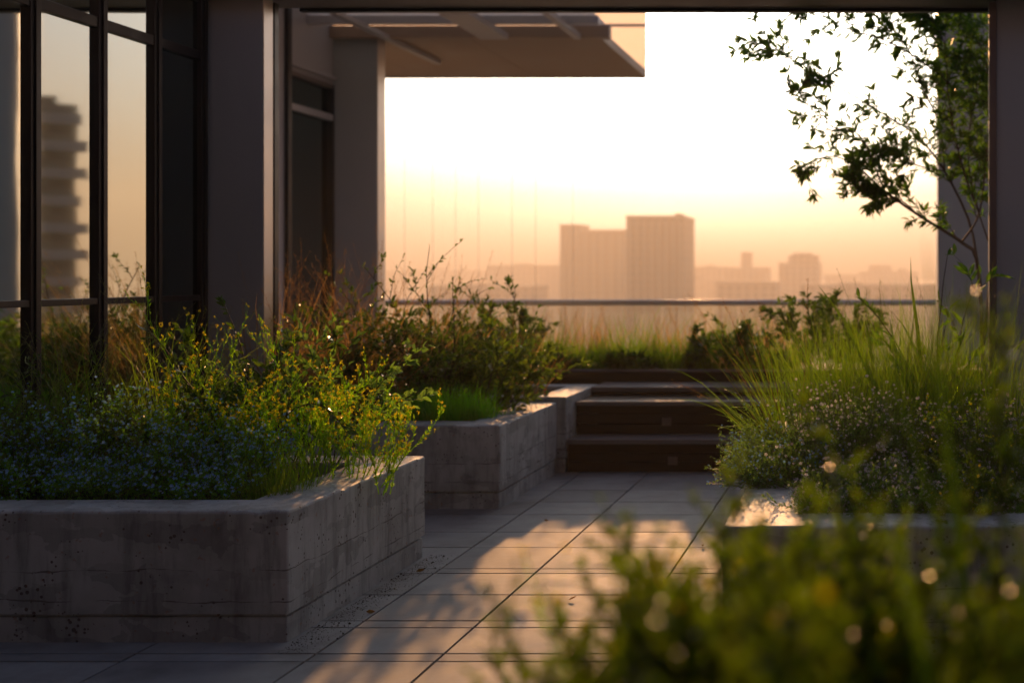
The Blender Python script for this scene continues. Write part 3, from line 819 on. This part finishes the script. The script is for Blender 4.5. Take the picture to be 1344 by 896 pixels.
def cushion(name, label, x0, x1, y0, y1, hfun, n, lm, fm, fr, fn, z=.46, group=None, lean=.25, leafL=.014, kind='stuff', over=None):
    """a carpet of small leafy stems topped by tiny flowers"""
    b = np.stack([R.uniform(x0, x1, n), R.uniform(y0, y1, n), np.full(n, z)], -1)
    hh = np.array([hfun(x, y) for x, y in b[:, :2]]); ok = hh > 0.02; b = b[ok]; hh = hh[ok]; n = len(b)
    d = np.array([0, 0, 1.]) + R.normal(0, lean, (n, 3)) * [1, 1, .2]
    if over is not None: d += over(b)
    P = grow(b, d, hh * R.uniform(.6, 1.15, n), 5, .1, .1)
    mb = MB(); tubes(mb, P, .0009)
    m = n * 2; q, T = pick(P, m, .4, 1); S = grow(q, side(T, .3, .9), R.uniform(.02, .07, m), 3, 0, .12); tubes(mb, S, .0006)
    rt = empty(name, (float((x0 + x1) / 2), float((y0 + y1) / 2), z), label, 'flowers', group)
    rt['kind'] = kind
    keep(mb.build('stem', M['stem']), rt)
    q, T = pick(P, n * 12, .1, 1); q2, T2 = pick(S, n * 14, .1, 1); q = np.concatenate([q, q2]); T = np.concatenate([T, T2])
    mb = MB(); leaves(mb, q, side(T, .2, 1.0), leafL * R.uniform(.6, 1.3, len(q)), leafL * .38, simple=True); keep(mb.build('foliage', M[lm]), rt)
    tips = np.concatenate([S[:, -1], P[:, -1]]); tips = tips[R.permutation(len(tips))[:fn]]
    mb = MB(); stars(mb, tips + [0, 0, .004], fr * R.uniform(.6, 1.15, len(tips)), N=R.normal(0, .45, (len(tips), 3)) + [0, -.7, .7]); keep(mb.build('blossom', M[fm]), rt)
    return rt


# ---- near left planter -------------------------------------------------------
cushion('blue_flower_carpet', 'carpet of tiny pale blue flowers along the front of the near left planter', -3.85, -2.66, 5.38, 6.0,
        lambda x, y: (.12 + .30 * min(1, (y - 5.36) / .38)) * (.8 + .5 * (mnoise.noise(Vector((x * 4, y * 4, 0))) + .3)) * (1 if x < -2.85 else .8),
        1350, 'l_blue', 'f_blue', .0078, 3200)
grass(P0(375, 5.62), 260, .24, .10, 'short young grass at the inner right corner of the near planter', 'g_fine', .25, .0035, .1, ry=.2)
grass(P0(345, 5.48), 150, .17, .10, 'low fresh grass sprouting between the blue flowers and the near planter corner', 'g_fine', .2, .003, .1, ry=.07)
yellow(P0(400, 5.92), .58, .36, 22, 'fullest yellow flowered bush in the middle of the near planter', .55)
yellow(P0(465, 6.0), .46, .30, 15, 'yellow flowered bush spilling over the right rim of the near planter', .75, (.25, -.05))
yellow(P0(335, 5.95), .52, .24, 9, 'yellow flowered plant just left of the fullest yellow bush', .45)
yellow(P0(232, 5.85), .50, .16, 4, 'sparse yellow wildflower standing among the blue flowers', .3)
yellow(P0(505, 5.85), .36, .14, 5, 'low yellow sprigs reaching out past the end of the near planter', .6, (.25, -.05), .8)
yellow(P0(285, 6.25), .90, .12, 5, 'tallest thin yellow flowered stems before the dark windows', .22)
yellow(P0(425, 6.2), .72, .2, 6, 'tall upright yellow flowered stems behind the fullest yellow bush', .3, fl=.7)
shrub(P0(355, 6.35), .86, .30, 16, 'broad leaved dark shrub behind the yellow flowers in the near planter', .055, .026, group='leafy shrubs in the planters')
shrub(P0(425, 6.45), .70, .26, 14, 'blue green leafy shrub at the back right of the near planter', .048, .024, 'l_grey')
shrub(P0(170, 6.05), .42, .34, 18, 'low dark shrub between the blue flowers and the tall left grass', .034, .014)
shrub(P0(290, 6.1), .50, .28, 16, 'low violet flowered shrub behind the blue flowers', .038, .015, 'l_dark', flowers='f_violet', fn=40, fr=.009)
shrub(P0(40, 6.1), .55, .36, 18, 'dark low shrub at the far left end of the near planter', .036, .014)
shrub(P0(100, 5.85), .40, .34, 16, 'small leaved bush rising out of the blue flowers at the left', .022, .010, 'l_olive', flowers='f_blue', fn=120, fr=.006)
shrub(P0(10, 5.8), .40, .34, 16, 'small leaved bush with blue flowers cut by the left edge of the view', .022, .010, 'l_olive', flowers='f_blue', fn=120, fr=.006)
for px, Y, n, h, lab, hd in ((215, 6.2, 190, .78, 'tall arching grass tuft below the dark last window pane', 12), (150, 6.25, 150, .74, 'tall fine grass tuft in front of the lit third pane', 9),
                             (85, 6.2, 130, .80, 'wispy grass tuft in front of the mirrored tower', 12), (25, 6.15, 110, .70, 'wispy grass tuft at the left edge of the view', 9),
                             (265, 6.4, 110, .66, 'grass tuft leaning right beside the rendered pier', 8), (-60, 6.1, 100, .7, 'grass tuft just beyond the left edge', 6)):
    grass(P0(px, Y), n, h, .10, lab, 'g_fine', .55, .0042, .35, heads=hd, hmat='g_pale')
grass(P0(130, 6.0), 90, .52, .3, 'pale stalked grass scattered through the left shrubs', 'g_pale', .3, .003, .1, heads=8, hmat='g_pale')

# ---- mid planter ---------------------------------------------------------------
grass(P0(575, 8.42), 1500, .27, .36, 'strip of short bright green grass in the mid planter corner', 'g_bright', .18, .005, .12, ry=.12)
grass(P0(640, 8.6), 260, .13, .14, 'stubble of low grass beside the mid planter rim', 'g_bright', .2, .004, .12, ry=.12)
for px, Y, h, r, st_, lab, mat, lf in (
        (455, 8.8, .92, .42, 24, 'dense dark shrub left of the bright grass strip', 'l_dark', .05),
        (530, 8.95, .86, .42, 24, 'dense dark shrub behind the bright grass strip', 'l_dark', .045),
        (600, 8.9, .80, .36, 22, 'olive green shrub in the middle of the mid planter', 'l_olive', .045),
        (645, 9.1, .74, .30, 18, 'shrub with drooping leaves at the right end of the mid planter', 'l_olive', .06),
        (400, 8.9, .80, .40, 20, 'shadowed shrub at the foot of the distant pier', 'l_dark', .05),
        (635, 10.0, .74, .34, 20, 'round leafy shrub in the tall box by the steps', 'l_dark', .05),
        (600, 10.0, .86, .40, 22, 'bushy shrub in the tall box behind the mid planter', 'l_olive', .05),
        (520, 10.1, .90, .44, 20, 'shrub at the back of the tall box below the sky', 'l_dark', .05)):
    shrub(P0(px, Y), h * .86, r, st_, lab, lf, lf * .45, mat, lean=.6)
shrub(P0(585, 8.95), 1.12, .14, 5, 'tallest shrub shoots with small leaves standing against the sky', .036, .018, 'l_olive', lean=.28, bias=(.16, 0), sub_=7, dens=.8)
shrub(P0(640, 9.7), 1.06, .16, 6, 'leafy shoots leaning right over the tall box', .05, .022, 'l_dark', lean=.35, bias=(.15, 0), sub_=6)
for px, Y, n, h, lab, hd in ((395, 8.6, 160, .95, 'tawny feathery grass before the wing window', 22), (470, 8.7, 170, .92, 'tawny feathery grass before the distant pier', 20),
                             (530, 9.1, 150, .95, 'tawny grass tuft left of the tallest shoots', 16), (345, 8.6, 120, .95, 'tawny grass tuft at the foot of the near pier', 18),
                             (585, 9.9, 110, .90, 'thin tawny grass against the bright sky', 10), (680, 9.95, 80, .62, 'thin grass tuft leaning toward the steps', 6)):
    grass(P0(px, Y), int(n * 1.4), h * 1.08, .14, lab, 'g_tan', .6, .006, .25, heads=hd, group='tawny grass tufts in the mid planter', name='feather_grass')
shrub(P0(706, 9.62, .5), .12, .05, 5, 'small red flower at the corner of the tall planter box', .02, .01, flowers='f_red', fn=4, fr=.014, cat='flower', name='red_flower', group=None)

# ---- hedge behind the steps ----------------------------------------------------
for i, (px, lab) in enumerate(((690, 'hedge grass clump at the left end behind the steps'), (752, 'hedge grass clump second from the left behind the steps'),
                               (815, 'hedge grass clump below the tallest tower'), (878, 'hedge grass clump right of the tallest tower'),
                               (940, 'hedge grass clump in front of the dark hedge shrub'), (1005, 'hedge grass clump near the right planter'), (620, 'hedge grass clump hidden behind the tall box'))):
    grass(P0(px, 11.25, .60), 520, .30, .26, lab, 'g_fine', .3, .009, .2, group='hedge grass clumps behind the steps', name='hedge_grass', ry=.22, heads=0)
    grass(P0(px + 18, 11.8, .60), 260, .50, .30, lab.replace('hedge grass clump', 'taller wispy grass'), 'g_tan' if i % 2 else 'g_fine', .3, .006, .15, group='wispy grass behind the hedge', name='wispy_grass', ry=.2, heads=10)
for px, Y, h, r, lab in ((985, 11.0, .46, .3, 'dark leafy shrub in the hedge right of centre'), (935, 11.3, .34, .26, 'low rounded shrub at the right part of the hedge'),
                         (1065, 11.0, .66, .34, 'tall dark shrub standing above the railing line'), (1120, 11.2, .62, .3, 'shrub between the tall dark shrub and the right grass'),
                         (668, 11.4, .62, .22, 'light green sprouting shrub at the left end of the railing'), (730, 11.0, .17, .34, 'low dark shrub under the hedge grass at the left'),
                         (830, 11.0, .16, .36, 'low dark shrub under the hedge grass in the middle')):
    shrub(P0(px, Y, .60), h, r, 16, lab, .075, .03, 'l_dark', lean=.5, group='shrubs in the hedge planter', sub_=4)

# ---- right planter ----------------------------------------------------------
def rim(x, y):
    e = min(1, max(0, (x + .34) / .12) + max(0, (y - 5.6) / .3)) * min(1, max(0, (y - 4.97) / .2))
    return (.10 + .26 * min(1, max(0, y - 5.1) / 1.0)) * (.7 + .8 * (mnoise.noise(Vector((x * 3.3, y * 3.3, 4))) + .35)) * e
cushion('white_flower_cushion', 'cushion of tiny white and lilac flowers at the front of the right planter', -.36, .70, 4.99, 6.6, rim, 3000, 'l_grey', 'f_white', .0088, 3600)
cushion('blue_flower_cushion', 'trailing blue flowers hanging over the left rim of the right planter', -.54, -.1, 5.6, 6.9,
        lambda x, y: .26 * (.8 + .5 * mnoise.noise(Vector((x * 4, y * 4, 9)))), 1400, 'l_grey', 'f_blue', .0068, 1100, z=.50,
        over=lambda b: np.stack([np.where(b[:, 0] < -.3, -1.4, -.2), np.zeros(len(b)), np.zeros(len(b))], -1), lean=.35)
for px, Y, n, h, lab in ((1075, 7.3, 482, 0.74, 'upright green grass mass at the left of the right planter'), (1140, 7.1, 380, 0.82, 'upright green grass mass left of the slim post'),
                         (1205, 7.0, 430, 0.86, 'tall green grass mass in front of the grey column'), (1268, 6.9, 380, 0.91, 'tallest green grass mass beside the slim post'),
                         (1320, 6.8, 299, 0.74, 'green grass mass before the dark side wall'), (1180, 6.5, 200, 0.60, 'shorter green grass in front of the tall grass'),
                         (1110, 8.0, 345, 0.79, 'green grass mass at the back of the right planter'), (1190, 8.1, 345, 0.89, 'green grass at the back below the grey column')):
    grass(P0(px, Y), int(n * 1.4), h * .96, .24, lab, 'g_fine', .24, .0032, .14, wob=.05, group='green grass masses in the right planter', heads=int(n / 40), hmat='g_pale')
grass(P0(1040, 6.75), 34, .80, .05, 'few long arching grass stems leaning left over the path', 'g_fine', .42, .0035, .10, bias=(-.42, 0), heads=7, hmat='g_tan')
grass(P0(1010, 7.6), 60, .55, .12, 'loose grass tuft leaning toward the steps', 'g_fine', .6, .004, .2, bias=(-.3, 0), heads=5)
for px, Y, h, r, lab, m_, ll, ff, fn in ((1105, 6.1, .34, .28, 'low grey green bush under the white flowers', 'l_grey', .018, 'f_white', 90),
                                       (1190, 6.0, .36, .28, 'bushy pale green plant dotted with lilac flowers', 'l_grey', .018, 'f_white', 90),
                                       (1265, 6.1, .46, .28, 'yellowish small leaved bush below the tall grass', 'l_lime', .018, 'f_yellow', 110),
                                       (1225, 5.7, .30, .26, 'shadowed small leaved bush near the front of the right planter', 'l_olive', .018, 'f_violet', 50),
                                       (1310, 5.7, .44, .30, 'small leaved bush before the side wall', 'l_olive', .022, 'f_yellow', 70),
                                       (1040, 6.6, .34, .24, 'fine leaved bush on the rim beside the arching stems', 'l_grey', .016, 'f_blue', 90),
                                       (1290, 5.3, .30, .3, 'low bush at the front right of the right planter', 'l_olive', .022, 'f_white', 40),
                                       (1100, 5.15, .20, .20, 'low flowering cushion bush spilling over the front rim, left of its neighbour', 'l_grey', .016, 'f_white', 110),
                                       (1180, 5.12, .22, .22, 'low flowering cushion bush spilling over the middle of the front rim', 'l_grey', .016, 'f_white', 110),
                                       (1260, 5.10, .22, .22, 'low flowering cushion bush at the right end of the front rim', 'l_olive', .018, 'f_yellow', 60)):
    shrub(P0(px, Y), h, r, 26, lab, ll, ll * .42, m_, group='small bushes in the right planter', flowers=ff, fn=fn, fr=.006, simple=True, sub_=7, lean=.7, bark='stem')


def strap(c, n, h, w, label, mat='l_olive', lean=.45):
    rt = root('strap_leaf_plant', c, label, 'plant', 'strap leaved plants in the right planter')
    b = disc(n, .03, .03, c); P = grow(b, outward(b, c, lean, .2), h * R.uniform(.7, 1.1, n), 8, .15, .05)
    mb = MB(); blades(mb, P, w); keep(mb.build('foliage', M[mat]), rt)
strap(P0(1175, 7.6), 6, 1.05, .035, 'tall plant with pointed strap leaves against the skyline', 'l_dark', .3)
strap(P0(1228, 7.4), 6, 1.02, .035, 'strap leaved plant with upright blades before the grey column', 'l_dark', .28)
strap(P0(1085, 8.2), 6, .9, .03, 'strap leaved plant below the tall hedge shrub', 'l_dark', .35)
shrub(P0(1235, 7.6), 1.02, .10, 4, 'young sapling with broad oval leaves beside the column edge', .11, .036, 'l_tree', lean=.2, sub_=3, dens=.45, group=None, flowers='f_violet', fn=5, fr=.02)

# ---- tree behind the slim post ------------------------------------------------
tc_ = at(1285, 395, 9.75)
tr = empty('tree', (tc_[0], 9.75, 0), 'slender leafy tree spreading left across the bright sky beside the column', 'tree')
limbs = [
    [(1296, 560, 9.75), (1290, 460, 9.75), (1283, 345, 9.72), (1262, 318, 9.7), (1205, 282, 9.65), (1160, 250, 9.6), (1120, 215, 9.6), (1085, 205, 9.55), (1050, 222, 9.5)],
    [(1283, 345, 9.72), (1272, 290, 9.8), (1240, 225, 9.8), (1205, 180, 9.8), (1160, 150, 9.8), (1110, 120, 9.75), (1060, 95, 9.7), (1030, 72, 9.7), (1002, 58, 9.7)],
    [(1290, 460, 9.75), (1302, 330, 9.8), (1296, 220, 9.9), (1262, 130, 9.9), (1215, 85, 9.85), (1165, 55, 9.8), (1110, 38, 9.8), (1062, 22, 9.75)],
    [(1240, 225, 9.8), (1232, 160, 9.85), (1212, 120, 9.85), (1190, 60, 9.85), (1150, 20, 9.85), (1120, -10, 9.9)],
    [(1160, 250, 9.6), (1130, 180, 9.55), (1090, 165, 9.5), (1050, 125, 9.5), (1060, 105, 9.5)],
    [(1296, 220, 9.9), (1300, 120, 9.95), (1280, 40, 9.95), (1250, -20, 9.95)],
    [(1262, 318, 9.7), (1285, 280, 9.6), (1295, 200, 9.55), (1300, 120, 9.5), (1290, 60, 9.5)],
    [(1205, 282, 9.65), (1180, 262, 9.6), (1150, 262, 9.55), (1125, 248, 9.5), (1118, 232, 9.5)],
    [(1215, 85, 9.85), (1230, 40, 9.85), (1200, 10, 9.9), (1180, -15, 9.9)],
    [(1302, 330, 9.8), (1280, 262, 9.7), (1270, 190, 9.7), (1282, 110, 9.7), (1268, 50, 9.7)],
    [(1296, 220, 9.9), (1306, 160, 9.8), (1290, 130, 9.8), (1255, 95, 9.8), (1225, 50, 9.8)],
    [(1240, 225, 9.8), (1200, 215, 9.7), (1178, 195, 9.7), (1150, 200, 9.7)],
    [(1285, 280, 9.6), (1262, 215, 9.6), (1245, 130, 9.6), (1240, 60, 9.6), (1220, 20, 9.6)],
]
mb = MB(); twB = []; twD = []
for li, lm in enumerate(limbs):
    pts = np.array([at(*q) for q in lm])
    # resample smoothly
    t = np.linspace(0, len(pts) - 1, 24); i = np.minimum(t.astype(int), len(pts) - 2); f = (t - i)[:, None]
    pm = pts[np.maximum(i - 1, 0)]; p0 = pts[i]; p1 = pts[i + 1]; p2 = pts[np.minimum(i + 2, len(pts) - 1)]
    c = .5 * (2 * p0 + (p1 - pm) * f + (2 * pm - 5 * p0 + 4 * p1 - p2) * f ** 2 + (3 * p0 - pm - 3 * p1 + p2) * f ** 3)
    r0 = (.020, .011, .015, .008, .007, .009, .009, .006, .007, .007, .007, .005, .008)[li]
    tubes(mb, c[None], np.linspace(r0, .0022, 24)[None], 6)
    if li in (0, 2): lo = 9
    else: lo = 5
    sel = c[lo:]; T = nrm(np.gradient(c, axis=0))[lo:]
    m = int(len(sel) * (3.4 if li in (1, 3, 8) else 2.5))
    j = R.integers(0, len(sel), m); twB.append(sel[j]); twD.append(T[j])
    twB.append(c[-1:]); twD.append(T[-1:])
B_ = np.concatenate(twB); D_ = np.concatenate(twD)
kp_ = R.random(len(B_)) < .9; B_ = B_[kp_]; D_ = D_[kp_]
T1 = grow(B_, side(D_, .1, .9), R.uniform(.08, .26, len(B_)), 5, .05, .12)
tubes(mb, T1, np.linspace(.0028, .0014, 6)[None], 4)
keep(mb.build('trunk', M['bark'], smooth=True), tr)
mb = MB()
for k in range(8):
    tip = T1[:, -1]; d = nrm(T1[:, -1] - T1[:, -2])
    sz = R.uniform(.6, 1.15, len(tip))
    leaves(mb, tip - d * R.uniform(0, .02, (len(tip), 1)), side(d, -.1, 1.1), .084 * sz, .025 * sz, droop=.25)
q, T = pick(T1, len(T1) * 9, .1, 1); sz = R.uniform(.5, 1.1, len(q)); leaves(mb, q, side(T, 0, .9), .080 * sz, .023 * sz, droop=.25)
keep(mb.build('crown', M['l_tree']), tr)

# ---- blurred foreground planting ---------------------------------------------
fg = [(885, 1.55, 820, .07, 'lowest blurred bush at the left of the foreground'), (925, 1.50, 755, .08, 'blurred bush over the sunlit paving at the left of the foreground'),
      (965, 1.60, 712, .09, 'blurred bush below the left corner of the right planter'), (1045, 1.55, 690, .12, 'blurred bush in the middle of the foreground'),
      (1120, 1.60, 680, .16, 'blurred bush below the white flower cushion'), (1210, 1.50, 680, .16, 'blurred bush below the yellowish small leaved bush'),
      (1300, 1.55, 655, .16, 'blurred bush in the lower right corner'), (980, 1.2, 800, .16, 'nearest blurred bush along the bottom edge'),
      (1120, 1.15, 790, .16, 'nearest blurred bush at the bottom right of centre'), (1260, 1.15, 770, .16, 'nearest blurred bush at the bottom right'),
      (1040, 1.3, 760, .14, 'near blurred bush low in the middle of the foreground')]
for px, Y, top, r, lab in fg:
    h = (H - (top - CY) / F * Y - .42) / 1.02
    shrub(P0(px, Y, .42), h, r, 40, lab, .018, .0095, 'l_fg', group='blurred foreground bushes', sub_=15, dens=.9, flowers='f_yellow', fn=40, fr=.0045, name='foreground_bush', bark='stem', lean=.08, low=.45, wob=.07, twig=.33)  # yellow flowers added to stand in for gold sun glints
for px, Y, top, bi, lab in ((840, 1.6, 690, 0, 'blurred yellow sprig rising in front of the path'), (895, 1.65, 650, .06, 'tallest blurred yellow sprig before the right planter corner'),
                      (800, 1.6, 780, 0, 'small blurred yellow sprig over the sunlit tiles'), (930, 1.6, 690, .0, 'blurred yellow sprig below the planter corner')):
    yellow(P0(px, Y, .42), (H - (top - CY) / F * Y - .42) * .95, .02, 2, lab, .03, (bi, 0), grp='blurred foreground sprigs')
strap(P0(1350, 1.5, .42), 10, 1.0, .026, 'dark blurred blades along the right edge of the view', 'l_dark', .07)
shrub(P0(1345, 1.45, .42), .98, .05, 6, 'blurred tall sprig with glinting leaves at the right edge', .024, .012, 'l_fg', group=None, sub_=6, name='foreground_bush', bark='stem', lean=.08, low=.4, twig=.3)
